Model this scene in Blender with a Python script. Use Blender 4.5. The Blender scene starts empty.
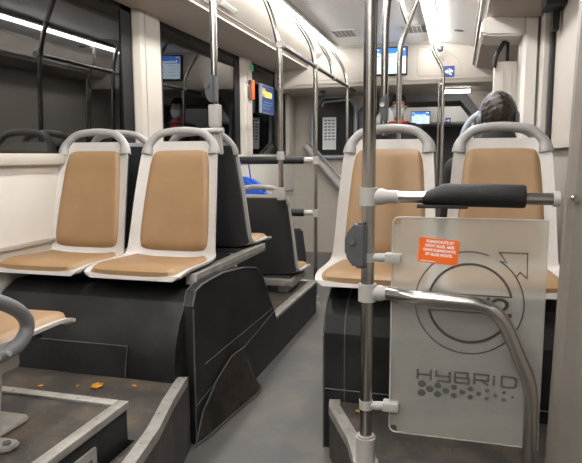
import bpy, bmesh, math, random
from mathutils import Vector, Matrix
random.seed(7)
PI = math.pi
C = bpy.context.scene.collection
scn = bpy.context.scene

# ------------------------------------------------------------------ materials
def mat(name, col, rough=.5, metal=0., noise=0., nscale=30., bump=0., bscale=200., spec=.5, speck=None, wear=None):
    m = bpy.data.materials.new(name); m.use_nodes = True
    nt = m.node_tree; b = nt.nodes['Principled BSDF']
    b.inputs['Base Color'].default_value = (*col, 1); b.inputs['Roughness'].default_value = rough
    b.inputs['Metallic'].default_value = metal; b.inputs['Specular IOR Level'].default_value = spec
    tc = nt.nodes.new('ShaderNodeTexCoord')
    last = None
    if noise:
        n = nt.nodes.new('ShaderNodeTexNoise'); n.inputs['Scale'].default_value = nscale; n.inputs['Detail'].default_value = 6
        nt.links.new(tc.outputs['Object'], n.inputs['Vector'])
        r = nt.nodes.new('ShaderNodeMapRange'); r.inputs[1].default_value = .3; r.inputs[2].default_value = .7
        r.inputs[3].default_value = 1-noise; r.inputs[4].default_value = 1+noise
        nt.links.new(n.outputs['Fac'], r.inputs[0])
        v = nt.nodes.new('ShaderNodeVectorMath'); v.operation = 'SCALE'; v.inputs[0].default_value = col
        nt.links.new(r.outputs[0], v.inputs['Scale']); last = v.outputs[0]
        rr = nt.nodes.new('ShaderNodeMapRange'); rr.inputs[3].default_value = max(.02, rough-.08); rr.inputs[4].default_value = min(1, rough+.1)
        nt.links.new(n.outputs['Fac'], rr.inputs[0]); nt.links.new(rr.outputs[0], b.inputs['Roughness'])
    if wear:                                                   # patchy second colour: dusty scuffs, on the arches also painted sheen
        wc, wamt, ws = wear
        n = nt.nodes.new('ShaderNodeTexNoise'); n.inputs['Scale'].default_value = ws; n.inputs['Detail'].default_value = 9; n.inputs['Roughness'].default_value = .65
        nt.links.new(tc.outputs['Object'], n.inputs['Vector'])
        r = nt.nodes.new('ShaderNodeMapRange'); r.inputs[1].default_value = .45; r.inputs[2].default_value = .75; r.inputs[4].default_value = wamt
        nt.links.new(n.outputs['Fac'], r.inputs[0])
        x = nt.nodes.new('ShaderNodeMix'); x.data_type = 'RGBA'; x.inputs[6].default_value = (*col, 1); x.inputs[7].default_value = (*wc, 1)
        if last: nt.links.new(last, x.inputs[6])
        nt.links.new(r.outputs[0], x.inputs[0]); last = x.outputs[2]
    if speck:
        sc, samt, ss = speck
        n = nt.nodes.new('ShaderNodeTexVoronoi'); n.inputs['Scale'].default_value = ss
        nt.links.new(tc.outputs['Object'], n.inputs['Vector'])
        r = nt.nodes.new('ShaderNodeMapRange'); r.inputs[1].default_value = .12; r.inputs[2].default_value = .2; r.inputs[3].default_value = samt; r.inputs[4].default_value = 0
        nt.links.new(n.outputs['Distance'], r.inputs[0])
        x = nt.nodes.new('ShaderNodeMix'); x.data_type = 'RGBA'; x.inputs[6].default_value = (*col, 1); x.inputs[7].default_value = (*sc, 1)
        if last: nt.links.new(last, x.inputs[6])
        nt.links.new(r.outputs[0], x.inputs[0]); last = x.outputs[2]
    if last: nt.links.new(last, b.inputs['Base Color'])
    if bump:
        n = nt.nodes.new('ShaderNodeTexNoise'); n.inputs['Scale'].default_value = bscale; n.inputs['Detail'].default_value = 4
        nt.links.new(tc.outputs['Object'], n.inputs['Vector'])
        p = nt.nodes.new('ShaderNodeBump'); p.inputs['Strength'].default_value = bump; p.inputs['Distance'].default_value = .002
        nt.links.new(n.outputs['Fac'], p.inputs['Height']); nt.links.new(p.outputs[0], b.inputs['Normal'])
    return m

def emit(name, col, s):
    m = bpy.data.materials.new(name); m.use_nodes = True
    b = m.node_tree.nodes['Principled BSDF']; b.inputs['Base Color'].default_value = (*col, 1)
    b.inputs['Emission Color'].default_value = (*col, 1); b.inputs['Emission Strength'].default_value = s
    b.inputs['Roughness'].default_value = .3
    return m

M = dict(
 leather=mat('tan_leather', (.275, .165, .078), .42, noise=.07, nscale=9, bump=.25, bscale=350),
 shell=mat('light_grey_plastic', (.50, .478, .452), .38, noise=.03),
 handle=mat('mid_grey_plastic', (.29, .283, .275), .42, noise=.04),
 charcoal=mat('charcoal_plastic', (.035, .035, .038), .5, noise=.1, nscale=8, bump=.2),
 dgrey=mat('dark_grey_plastic', (.075, .08, .088), .45, noise=.08),
 black=mat('black_rubber', (.012, .012, .013), .6, noise=.15, bump=.3),
 arch=mat('black_scuffed_sheen_lining', (.0085, .0085, .0095), .48, noise=.2, nscale=6, bump=.3, bscale=300, spec=.35, wear=((.05, .047, .043), .5, 4)),  # lighter patches are dusty scuffs plus the arch front's sheen put into the colour
 aisle=mat('grey_vinyl_floor', (.088, .086, .083), .42, noise=.12, nscale=4, bump=.25, bscale=400, wear=((.20, .165, .125), .6, 2.6), speck=((.22, .22, .22), .35, 110)),
 plat=mat('dark_vinyl_floor', (.034, .031, .028), .5, noise=.2, nscale=7, bump=.4, bscale=300, wear=((.17, .12, .08), .6, 9), speck=((.2, .18, .15), .5, 90)),
 alu=mat('brushed_aluminium', (.40, .38, .35), .42, metal=.5, noise=.12, nscale=20, wear=((.16, .14, .12), .6, 14)),
 steel=mat('stainless_steel', (.40, .385, .365), .24, metal=1.),
 clamp=mat('warm_grey_cast_metal', (.38, .368, .35), .4, noise=.04),
 wall=mat('beige_wall_lining', (.45, .415, .37), .5, noise=.03, nscale=4),
 cream=mat('cream_wall_panel', (.62, .595, .555), .45, noise=.03, nscale=4),
 taupe=mat('taupe_lining', (.36, .325, .285), .55, noise=.04),
 ceil=mat('pale_ceiling_lining', (.62, .615, .612), .42, noise=.02, nscale=3),
 ceilmid=mat('white_ceiling_panel', (.80, .805, .82), .4, noise=.02, nscale=3),
 groove=mat('dark_joint', (.12, .11, .10), .6),
 frame=mat('black_window_frame', (.008, .0082, .009), .55, spec=.2),
 bellows=mat('dark_grey_bellows', (.17, .172, .18), .5, noise=.1),
 cabin=mat('grey_cabin_lining', (.16, .16, .165), .5, noise=.05),
 foam=mat('black_foam_grip', (.005, .005, .0055), .6, noise=.2, nscale=60, bump=.6, bscale=180),
 trim=mat('pale_edge_trim', (.42, .4, .37), .5, noise=.1),
 dtrim=mat('grey_edge_trim', (.085, .083, .08), .5, noise=.15),
 lamp=emit('led_strip', (1, .975, .94), 17.),
 lamp2=emit('led_strip_front', (1, .98, .95), 9.),
 scr_w=emit('screen_white', (.66, .84, 1), .28),
 scr_b=emit('screen_blue', (.03, .2, .75), .32),
 scr_t=emit('screen_white_text', (.95, .97, 1), .42),
 scr_l=emit('screen_grey_text', (.2, .27, .34), .12),
 ad_b=emit('advert_blue', (.03, .06, .17), .12),
 ad_y=emit('advert_yellow', (.95, .66, .08), .4),
 orange=mat('orange_sticker', (.86, .14, .012), .5),
 orangeplastic=mat('orange_plastic', (.85, .15, .03), .4),
 white=mat('white_print', (.85, .85, .83), .5),
 blue=mat('blue_sticker', (.015, .035, .2), .45),
 bluebag=mat('blue_plastic', (.012, .10, .55), .35, noise=.15, nscale=12),
 green=mat('green_sticker', (.06, .42, .2), .5),
 post=mat('grey_brown_post', (.2, .18, .155), .5, noise=.04),
 partition=mat('beige_partition', (.43, .395, .345), .5, noise=.03),
 darkglass=mat('dark_partition_glass', (.02, .022, .025), .12),
 lettering=mat('grey_glass_lettering', (.085, .083, .078), .35),
 mgrey=mat('soft_grey_plastic', (.15, .15, .155), .5),
 mark=mat('grey_glass_marking', (.05, .046, .04), .3),
 leaf=mat('yellow_leaf', (.72, .36, .03), .6, noise=.3, nscale=60),
 skin=mat('skin', (.56, .30, .20), .5, noise=.06),
 hair=mat('brown_hair', (.03, .018, .013), .5, noise=.6, nscale=70, bump=1., bscale=160),
 hairb=mat('black_hair', (.012, .010, .010), .5, noise=.4, nscale=70, bump=1., bscale=160),
 jacket=mat('black_cloth', (.015, .015, .017), .8, noise=.2, bump=.5),
 cloth2=mat('dark_navy_cloth', (.02, .022, .03), .8, noise=.2, bump=.5),
 red=mat('red_cloth', (.45, .03, .03), .8, noise=.2),
 mask=mat('pale_blue_mask', (.62, .74, .82), .7, noise=.05),
 hp=mat('grey_headphone', (.16, .18, .21), .35),
 eye=mat('eye_white', (.8, .8, .78), .2), iris=mat('dark_iris', (.02, .012, .01), .2),
 paper=mat('white_notice', (.68, .72, .72), .5), lavender=mat('lavender_grey_frame', (.33, .36, .42), .4, noise=.04),
)

def glass_window():
    m = bpy.data.materials.new('tinted_window_glass'); m.use_nodes = True; nt = m.node_tree
    nt.nodes.clear()
    o = nt.nodes.new('ShaderNodeOutputMaterial'); mx = nt.nodes.new('ShaderNodeMixShader')
    t = nt.nodes.new('ShaderNodeBsdfTransparent'); t.inputs[0].default_value = (.35, .38, .42, 1)
    g = nt.nodes.new('ShaderNodeBsdfGlossy'); g.inputs['Roughness'].default_value = .01; g.inputs['Color'].default_value = (.95, .95, .95, 1)
    f = nt.nodes.new('ShaderNodeFresnel'); f.inputs['IOR'].default_value = 1.9
    nt.links.new(f.outputs[0], mx.inputs[0]); nt.links.new(t.outputs[0], mx.inputs[1]); nt.links.new(g.outputs[0], mx.inputs[2])
    nt.links.new(mx.outputs[0], o.inputs[0]); return m
M['glass'] = glass_window()
def frosted():
    m = bpy.data.materials.new('frosted_glass'); m.use_nodes = True; nt = m.node_tree
    b = nt.nodes['Principled BSDF']; b.inputs['Base Color'].default_value = (.86, .86, .82, 1)
    b.inputs['Transmission Weight'].default_value = 1; b.inputs['Roughness'].default_value = .26; b.inputs['IOR'].default_value = 1.25
    d = nt.nodes.new('ShaderNodeBsdfDiffuse'); d.inputs[0].default_value = (.66, .66, .62, 1)
    mx = nt.nodes.new('ShaderNodeMixShader'); mx.inputs[0].default_value = .38
    tc = nt.nodes.new('ShaderNodeTexCoord'); n = nt.nodes.new('ShaderNodeTexNoise'); n.inputs['Scale'].default_value = 9; n.inputs['Detail'].default_value = 5
    r = nt.nodes.new('ShaderNodeMapRange'); r.inputs[3].default_value = .20; r.inputs[4].default_value = .34
    nt.links.new(tc.outputs['Object'], n.inputs['Vector']); nt.links.new(n.outputs['Fac'], r.inputs[0]); nt.links.new(r.outputs[0], mx.inputs[0])
    nt.links.new(b.outputs[0], mx.inputs[1]); nt.links.new(d.outputs[0], mx.inputs[2])
    nt.links.new(mx.outputs[0], nt.nodes['Material Output'].inputs[0]); return m
M['frost'] = frosted()

# ------------------------------------------------------------------ mesh helpers
def V(*a): return Vector(a)
class MB:
    def __init__(s): s.bm = bmesh.new()
    def box(s, x0, x1, y0, y1, z0, z1, bev=0., seg=2):
        b = bmesh.new(); bmesh.ops.create_cube(b, size=1)
        for v in b.verts: v.co = V(x0+(v.co.x+.5)*(x1-x0), y0+(v.co.y+.5)*(y1-y0), z0+(v.co.z+.5)*(z1-z0))
        if bev: bmesh.ops.bevel(b, geom=b.edges[:], offset=bev, segments=seg, profile=.5, affect='EDGES')
        return s.add(b)
    def add(s, b, mtx=None):
        if mtx: b.transform(mtx)
        me = bpy.data.meshes.new('t'); b.to_mesh(me); b.free(); s.bm.from_mesh(me); bpy.data.meshes.remove(me); return s
    def prism(s, poly, axis, a0, a1, bev=0.):          # poly in the two other axes, in order
        b = bmesh.new()
        def P(p, a): return {'x': V(a, p[0], p[1]), 'y': V(p[0], a, p[1]), 'z': V(p[0], p[1], a)}[axis]
        A = [b.verts.new(P(p, a0)) for p in poly]; B = [b.verts.new(P(p, a1)) for p in poly]
        n = len(poly); b.faces.new(A); b.faces.new(B[::-1])
        for i in range(n): b.faces.new((A[i], B[i], B[(i+1) % n], A[(i+1) % n]))
        bmesh.ops.recalc_face_normals(b, faces=b.faces[:])
        if bev: bmesh.ops.bevel(b, geom=b.edges[:], offset=bev, segments=2, affect='EDGES')
        return s.add(b)
    def tube(s, pts, r, seg=14, sx=1., closed=False, caps=True):
        b = bmesh.new(); pts = [Vector(p) for p in pts]; n = len(pts); rings = []
        rs = r if isinstance(r, (list, tuple)) else [r]*n
        up = None
        for i, p in enumerate(pts):
            if closed: d = (pts[(i+1) % n]-pts[i-1]).normalized()
            else: d = (pts[min(i+1, n-1)]-pts[max(i-1, 0)]).normalized()
            if up is None:
                up = V(0, 0, 1) if abs(d.z) < .9 else V(0, 1, 0)
            a = d.cross(up).normalized(); c = a.cross(d).normalized(); up = c
            rings.append([b.verts.new(p+a*math.cos(2*PI*k/seg)*rs[i]*sx+c*math.sin(2*PI*k/seg)*rs[i]) for k in range(seg)])
        m = n if closed else n-1
        for i in range(m):
            A, B = rings[i], rings[(i+1) % n]
            for k in range(seg): b.faces.new((A[k], A[(k+1) % seg], B[(k+1) % seg], B[k]))
        if caps and not closed: b.faces.new(rings[0][::-1]); b.faces.new(rings[-1])
        bmesh.ops.recalc_face_normals(b, faces=b.faces[:])
        return s.add(b)
    def ell(s, c, r, rot=None, u=24, v=16):
        b = bmesh.new(); bmesh.ops.create_uvsphere(b, u_segments=u, v_segments=v, radius=1)
        m = Matrix.Translation(c) @ (rot.to_4x4() if rot else Matrix.Identity(4)) @ Matrix.Diagonal((*r, 1))
        return s.add(b, m)
    def capsule(s, a, b_, ra, rb, seg=16):
        a, b_ = Vector(a), Vector(b_); d = b_-a; L = d.length; d.normalize(); pts = []; rs = []
        for k in range(5):
            t = -PI/2+PI/2*k/4*.999; pts.append(a+d*math.sin(t)*ra); rs.append(max(ra*math.cos(t), .0005))
        for k in range(5):
            t = PI/2*k/4*.999; pts.append(b_+d*math.sin(t)*rb); rs.append(max(rb*math.cos(t), .0005))
        return s.tube(pts, rs, seg)
    def disc(s, c, n, r, th, seg=24):
        c = Vector(c); n = Vector(n).normalized(); return s.tube([c-n*th/2, c+n*th/2], r, seg)
    def build(s, name, m, parent=None, smooth=True, ang=40):
        me = bpy.data.meshes.new(name); s.bm.to_mesh(me); s.bm.free(); me.materials.append(M[m] if isinstance(m, str) else m)
        if smooth:
            for p in me.polygons: p.use_smooth = True
            try: me.set_sharp_from_angle(angle=math.radians(ang))
            except Exception: pass
        o = bpy.data.objects.new(name, me); C.objects.link(o); o.parent = parent
        return o

def fillet(pts, r, n=8):
    pts = [Vector(p) for p in pts]; out = [pts[0]]
    for i in range(1, len(pts)-1):
        a, b, c = pts[i-1], pts[i], pts[i+1]; rr = r[i-1] if isinstance(r, (list, tuple)) else r
        u, v = (a-b), (c-b); k = min(rr, u.length*.49, v.length*.49); p0 = b+u.normalized()*k; p1 = b+v.normalized()*k
        for j in range(n+1):
            t = j/n; out.append((1-t)**2*p0+2*t*(1-t)*b+t*t*p1)
    out.append(pts[-1]); return out

def tag(o, label, cat, group=None):
    o['label'] = label; o['category'] = cat
    if group: o['group'] = group
    return o
def thing(name, label, cat, loc=(0, 0, 0), rz=0., group=None):
    o = bpy.data.objects.new(name, None); o.empty_display_size = .05; C.objects.link(o); o.location = loc; o.rotation_euler = (0, 0, rz)
    return tag(o, label, cat, group)
def struct(o): o['kind'] = 'structure'; return o
def copy_tree(o, parent=None):
    c = o.copy(); C.objects.link(c); c.parent = parent
    for ch in list(o.children): copy_tree(ch, c)
    return c
def text_bm(txt, size, th=.0004, align='CENTER', bold=0.):
    cu = bpy.data.curves.new('t', 'FONT'); cu.body = txt; cu.size = size; cu.align_x = align; cu.align_y = 'CENTER'; cu.extrude = th; cu.offset = bold
    cu.resolution_u = 3
    ob = bpy.data.objects.new('t', cu); C.objects.link(ob)
    dg = bpy.context.evaluated_depsgraph_get(); dg.update()
    me = bpy.data.meshes.new_from_object(ob.evaluated_get(dg)); b = bmesh.new(); b.from_mesh(me)
    bpy.data.objects.remove(ob); bpy.data.curves.remove(cu); bpy.data.meshes.remove(me)
    return b
UP = Matrix.Rotation(PI/2, 4, 'X')        # text plane XY -> XZ, reads from -Y

# ------------------------------------------------------------------ setting
WL, WR, YB, YF = -1.9, .5, -2.6, 6.85
m = MB(); m.box(WL, WR+.1, YB, 11.5, -.05, 0); struct(m.build('floor', 'aisle', smooth=False))
m = MB(); m.box(WL-.1, WR+.1, YB-.1, YB, -.05, 2.35); struct(m.build('wall_rear', 'wall', smooth=False))
# ceiling: central panel and the two coves
m = MB(); m.prism([(-1.2, 2.26), (-.3, 2.26), (-.3, 2.32), (-1.2, 2.32)], 'y', YB, 6.12); struct(m.build('ceiling', 'ceilmid', smooth=False))
m = MB(); m.prism([(-1.31, 2.235), (-1.53, 2.085), (-1.57, 2.06), (-1.60, 2.06), (-1.90, 2.03), (-1.98, 2.03), (-1.98, 2.33), (-1.2, 2.33), (-1.2, 2.26)], 'y', YB, 6.8)
m.box(-1.605, -1.535, YB, 6.1, 2.052, 2.064, .004); o = struct(m.build('trim_1', 'wall', smooth=False)); o.name = 'trim_1'
m = MB(); m.box(-1.52, -1.515, YB, 6.1, 2.088, 2.092); struct(m.build('trim_2', 'groove', smooth=False))
m = MB(); m.prism([(-.19, 2.245), (.105, 2.20), (.105, 2.33), (-.3, 2.33), (-.3, 2.26)], 'y', YB, 6.12); struct(m.build('trim_3', 'ceil', smooth=False))
m = MB(); m.prism([(.115, 2.3), (.115, 2.02), (.14, 1.99), (.30, 1.965), (.5, 1.96), (.62, 1.96), (.62, 2.3)], 'y', YB, 6.12); struct(m.build('trim_4', 'taupe', smooth=False))
m = MB(); m.box(.100, .118, YB, 6.1, 2.02, 2.04, .003); m.box(.100, .118, YB, 6.1, 2.19, 2.205, .003); struct(m.build('trim_5', 'alu', smooth=False))
m = MB(); m.box(WL-.1, WR+.1, YB, 11.5, 2.33, 2.38); struct(m.build('trim_6', 'taupe', smooth=False))
for i, y in enumerate((3.15, 3.74)):
    m = MB(); m.prism([(-1.463, 2.125), (-1.488, 2.108), (-1.491, 2.113), (-1.466, 2.13)], 'y', y-.12, y+.12, .001); tag(m.build('cove_handle', 'cream', smooth=False), ['pale flush strip in the left ceiling cove left of the aisle seat pole', 'pale flush strip in the left ceiling cove right of the aisle seat pole'][i], 'strip')
# left wall: lower lining, sill, pillars, header
m = MB(); m.box(-1.98, WL, YB, 6.85, 0, 1.12); struct(m.build('wall_left', 'cream', smooth=False))
m = MB(); m.box(-1.95, -1.872, YB, 6.8, 1.115, 1.168, .006); struct(m.build('trim_7', 'wall'))
m = MB(); m.box(-1.92, -1.885, YB, 6.8, .742, .762, .003); struct(m.build('trim_8', 'taupe'))
pill = [(YB, YB+.3), (.35, .6), (3.245, 3.56), (5.06, 5.32), (6.52, 6.83)]
for i, (a, b) in enumerate(pill):
    m = MB(); m.prism([(-1.98, a), (-1.9, a+.005), (-1.868, a+.03), (-1.868, b-.03), (-1.9, b-.005), (-1.98, b)], 'z', 1.16, 2.07)
    m.box(-1.87, -1.862, a+.09, a+.1, 1.17, 2.05)
    struct(m.build('trim_%d' % (9+i), 'wall', smooth=False))
for i, (a, b) in enumerate([(YB+.3, .35), (.6, 3.245), (3.56, 5.06), (5.32, 6.52)]):
    w = bpy.data.objects.new('window_%d' % (i+1), None); C.objects.link(w); struct(w)
    m = MB(); m.box(-1.93, -1.905, a, a+.06, 1.16, 2.05); m.box(-1.93, -1.905, b-.12, b, 1.16, 2.05)
    m.box(-1.93, -1.905, a, b, 1.16, 1.175); m.box(-1.93, -1.905, a, b, 2.0, 2.05); m.build('window_frame', 'frame', w, smooth=False)
    m = MB(); m.prism([(-1.931, 1.17), (-1.923, 1.17), (-1.908, 2.02), (-1.916, 2.02)], 'y', a+.05, b-.11); m.build('pane', 'glass', w, smooth=False)
# right wall
m = MB(); m.box(WR, .6, YB, 6.85, 0, 1.2); struct(m.build('wall_right', 'taupe', smooth=False))
m = MB(); m.box(WR, .6, YB, -.4, 1.2, 1.98); m.box(.5, .6, 1.62, 1.95, 1.2, 1.98); m.box(WR, .6, 2.95, 6.85, 1.2, 1.98); m.box(.47, .5, 1.9, 3.63, 1.185, 1.215); struct(m.build('wall_right_upper', 'wall', smooth=False))  # span beyond the window: plain lining colour stands in for reflecting door glass
for i, (a, b) in enumerate([(-.4, 1.62), (1.95, 2.95)]):
    w = bpy.data.objects.new('window_%d' % (i+5), None); C.objects.link(w); struct(w)
    m = MB(); m.box(.53, .56, a, a+.05, 1.2, 1.98); m.box(.53, .56, b-.16, b, 1.2, 1.98); m.box(.53, .56, a, b, 1.2, 1.23); m.box(.53, .56, a, b, 1.93, 1.98)
    m.build('window_frame', 'frame', w, smooth=False)
    m = MB(); m.box(.55, .558, a+.05, b-.16, 1.23, 1.93); m.build('pane', 'glass', w, smooth=False)
# bulkhead across the ceiling
m = MB(); m.prism([(6.1, 2.24), (6.1, 1.90), (6.12, 1.86), (6.16, 1.845), (6.86, 1.845), (6.86, 2.33), (6.11, 2.33)], 'x', -1.9, .34, 0); o = struct(m.build('trim_14', 'wall')); 
m = MB()
for pts in ([(-1.28, 6.098, 2.14), (-1.44, 6.098, 2.02), (-1.46, 6.098, 1.93), (-.92, 6.098, 1.93), (-.92, 6.098, 2.15)], [(-.42, 6.098, 2.2), (-.42, 6.098, 1.93), (-.0, 6.098, 1.93), (-.01, 6.098, 2.06), (-.13, 6.098, 2.17), (-.40, 6.098, 2.21)]):
    m.tube(fillet(pts, .05), .0028, 6)
m.box(-1.9, .11, 6.096, 6.1, 2.235, 2.243); m.box(-1.7, .3, 6.094, 6.1, 1.895, 1.90)
struct(m.build('trim_15', 'taupe'))
# front wall with the eight-cornered opening to the front section
op = [(-1.14, .0), (-1.16, 1.62), (-1.0, 1.84), (.05, 1.84), (.24, 1.60), (.24, .0)]
m = MB(); m.prism([(-1.98, 0), op[0], op[1], op[2], (op[2][0], 2.33), (-1.98, 2.33)], 'y', 6.85, 6.93)
m.prism([op[2], op[3], (op[3][0], 2.33), (op[2][0], 2.33)], 'y', 6.85, 6.93)
m.prism([op[3], op[4], op[5], (.6, 0), (.6, 2.33), (op[3][0], 2.33)], 'y', 6.85, 6.93); struct(m.build('wall_front', 'partition', smooth=False))
m = MB()
inner = [(-1.0, 0), (-1.0, 1.5), (-.84, 1.68), (-.06, 1.70), (.1, 1.46), (.1, 0)]
for k in range(8):                                   # ribs of the gangway bellows
    y = 6.93+k*.11; g = .0 if k % 2 else .03
    for a, b in zip(range(5), range(1, 6)):
        A, B = op[a], op[b]; cx, cz = -.45, .9
        def inn(p): return (p[0]+(cx-p[0])*(.06+g), p[1]+(cz-p[1])*(.06+g) if p[1] > 0 else 0)
        m.prism([A, B, inn(B), inn(A)], 'y', y, y+.11)
struct(m.build('wall_gangway', 'bellows', smooth=False))
# front section beyond the gangway
m = MB(); m.box(-2.0, -1.9, 7.8, 11.5, 0, 2.33); m.box(.5, .6, 7.8, 11.5, 0, 2.33); m.box(-2, -1.1, 7.78, 7.85, 0, 2.33); m.box(.2, .6, 7.78, 7.85, 0, 2.33); m.box(-1.1, .2, 7.78, 7.85, 1.9, 2.33)
m.box(-2., .6, 11.4, 11.5, 0, 2.33); struct(m.build('wall_front_section', 'cabin', smooth=False))
m = MB(); m.prism([(10.5, 2.3), (10.5, 1.72), (10.54, 1.68), (11.4, 1.68), (11.4, 2.3)], 'x', -1.9, .5); struct(m.build('trim_16', 'cream'))

# door columns on the right
m = MB(); m.prism([(.35, 3.9), (.37, 3.86), (.43, 3.86), (.445, 3.9), (.5, 3.9), (.5, 4.15), (.35, 4.15)], 'z', 0, 1.97); struct(m.build('trim_17', 'cream', smooth=False))
m = MB(); m.box(.445, .51, 3.7, 3.86, 0, 1.97, .008); struct(m.build('trim_18', 'wall'))
m = MB(); m.box(.475, .50, 3.63, 3.70, 0, 1.97, .006); struct(m.build('trim_19', 'black'))
d = bpy.data.objects.new('door_1', None); C.objects.link(d); struct(d)
m = MB(); m.box(.20, .34, 4.05, 4.12, 0, 1.74, .01); m.box(.255, .262, 4.044, 4.052, .1, 1.7); m.box(.305, .31, 4.044, 4.052, .1, 1.7); m.build('door_leaf', 'wall', d)
m = MB(); m.tube([(.28, 4.1, 1.74), (.28, 4.1, 1.9)], .012); m.tube(fillet([(.20, 4.03, 1.70), (.21, 4.03, 1.78), (.27, 4.05, 1.88), (.31, 4.06, 1.93)], .03), .014); m.build('hinge_arm', 'black', d)
m = MB(); m.prism([(.11, 1.885), (.14, 1.868), (.36, 1.86), (.36, 1.975), (.13, 1.975), (.11, 1.96)], 'y', 3.86, 4.2, .012)
tag(m.build('door_drive_cover', 'cream'), 'cream rounded box under the ceiling above the right door column', 'cover')
m = MB(); m.box(.40, .50, 3.3, 3.5, 1.90, 1.98, .006); m.prism([(.45, 1.91), (.49, 1.91), (.485, 1.80), (.455, 1.80)], 'y', 3.44, 3.5)
tag(m.build('door_bracket', 'black', smooth=False), 'black metal bracket at the top of the right window edge', 'bracket')

# near beige post the glass partition is fixed to
p = thing('partition_post', 'broad beige grey post at the right edge of the picture beside the frosted glass', 'post', (.28, 1.75, 0))
m = MB(); b = bmesh.new()
poly = [(-.008, .03), (-.008, -.01), (.008, -.035), (.04, -.04), (.055, -.055), (.26, -.13), (.26, .08), (.0, .08)]
A = [b.verts.new((x, y, .205)) for x, y in poly]; B = [b.verts.new((x+.035*(1-max(0, x)/.3), y, 2.0)) for x, y in poly]
b.faces.new(A); b.faces.new(B)
for i in range(len(poly)): b.faces.new((A[i], A[(i+1) % 8], B[(i+1) % 8], B[i]))
bmesh.ops.recalc_face_normals(b, faces=b.faces[:]); m.add(b); m.build('column', 'post', p, smooth=False)
m = MB(); m.disc((.02, -.047, 1.035), (.35, -1, 0), .009, .012); m.disc((.02, -.052, 1.035), (.35, -1, 0), .005, .012); m.build('screw', 'steel', p)

# ------------------------------------------------------------------ platforms, wheel arches, podium
def edge_strip(m, pts, w=.036, h=.006, drop=.028):
    """aluminium nosing along an open polyline of (x,y,z); strip lies to the left of travel"""
    P = [Vector(q) for q in pts]; L = []
    for i, q in enumerate(P):
        d = (P[min(i+1, len(P)-1)]-P[max(i-1, 0)]); d.z = 0; d.normalize(); L.append(V(-d.y, d.x, 0))
    b = bmesh.new(); R = []
    for q, n in zip(P, L):
        prof = [q+V(0, 0, -drop)-n*.003, q+V(0, 0, h)-n*.003, q+n*w+V(0, 0, h), q+n*w+V(0, 0, -.002), q+V(0, 0, -.002)+n*.002, q+V(0, 0, -drop)+n*.002]
        R.append([b.verts.new(v) for v in prof])
    for A, B in zip(R, R[1:]):
        for k in range(6): b.faces.new((A[k], A[(k+1) % 6], B[(k+1) % 6], B[k]))
    b.faces.new(R[0]); b.faces.new(R[-1]); bmesh.ops.recalc_face_normals(b, faces=b.faces[:]); m.add(b)
def rivets(m, pts, step=.16, off=.022, z=.007):
    for A, B in zip(pts, pts[1:]):
        A, B = Vector(A), Vector(B); d = B-A; n = V(-d.y, d.x, 0).normalized(); L = d.length
        for k in range(max(1, int(L/step))):
            m.disc(A+d*((k+.5)/max(1, int(L/step)))+n*off+V(0, 0, z), (0, 0, 1), .005, .002, 10)

# near-left podium
p = thing('seat_podium', 'dark podium with wide aluminium edging under the near left seat', 'podium', (-1.4, .2, 0))
m = MB(); m.prism([(-.5, -2.78), (.47, -2.78), (.47, 1.275), (-.5, 1.275)], 'z', 0, .415); m.build('base', 'arch', p, smooth=False)
m = MB(); m.box(-.5, .465, -2.78, 1.27, .414, .420); m.build('top_covering', 'plat', p, smooth=False)
m = MB(); m.box(.44, .476, -2.78, 1.282, .405, .428, .003); m.box(-.5, .44, 1.246, 1.282, .405, .428, .003)
rivets(m, [(.476, -2.4, .421), (.476, 1.25, .421)], .2, .022, .0075); rivets(m, [(.43, 1.282, .421), (-.5, 1.282, .421)], .2, .022, .0075)
m.build('edge_strip', 'alu', p)
m = MB(); m.box(.468, .478, .86, 1.11, .12, .37, .003); hf = m.build('hatch_frame', 'alu', p)
m = MB(); m.box(.474, .481, .885, 1.085, .14, .345, .002); m.build('hatch_door', 'charcoal', hf)

# left step platform between podium and wheel arch
p = thing('step_platform', 'low dirty dark platform with aluminium nosing in front of the left wheel arch', 'platform', (-1.4, 1.9, 0))
def loc(pts, o): return [(x-o[0], y-o[1], *r) for x, y, *r in pts]
nose = [(-.815, 1.2), (-.845, 1.38), (-.88, 1.57), (-.938, 1.78), (-.985, 1.99)]
po = (-1.4, 1.9)
m = MB(); m.prism(loc([(-.99, 2.02), (-1.02, 1.93), (-1.88, 1.93), (-1.88, 1.49), (-.915, 1.49), (-.915, 1.2)]+nose, po), 'z', 0, .3); m.build('base', 'plat', p, smooth=False)
m = MB(); N3 = [(x, y, .3) for x, y in loc(nose, po)]; edge_strip(m, N3); rivets(m, N3, .13); m.build('edge_strip', 'alu', p)

# left wheel arch housing
prof = [(2.05, 0), (2.045, .57), (2.075, .625), (2.14, .64), (2.36, .645), (2.62, .62), (2.80, .585), (2.90, .52), (2.97, .43), (3.13, .235), (3.13, 0)]
p = thing('wheel_arch_housing', 'large black left wheel arch box under the first pair of tan seats', 'wheel arch', (-1.4, 2.5, 0))
body = [(1.935, 0), (1.935, .30), (1.96, .42), (2.0, .51), (2.06, .58), (2.14, .615), (2.40, .62), (2.62, .60), (2.80, .565), (2.90, .50), (2.97, .41), (3.12, .22), (3.12, 0)]
m = MB(); m.prism([(y-2.5, z) for y, z in body], 'x', -.48, .385); m.build('housing', 'arch', p, ang=20)
m = MB(); m.prism([(y-2.5, z) for y, z in prof], 'x', .385, .42); m.build('side_panel', 'arch', p, smooth=False)
m = MB(); m.tube([(.421, y-2.5, z) for y, z in prof[1:-1]], .004, 6); m.tube([(.383, y-2.5-.002, z+.001) for y, z in prof[1:6]], .0025, 6)
m.tube([(.421, -.45, .0), (.421, -.45, .56)], .004, 6)
m.build('edge_trim', 'dtrim', p)
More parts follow.
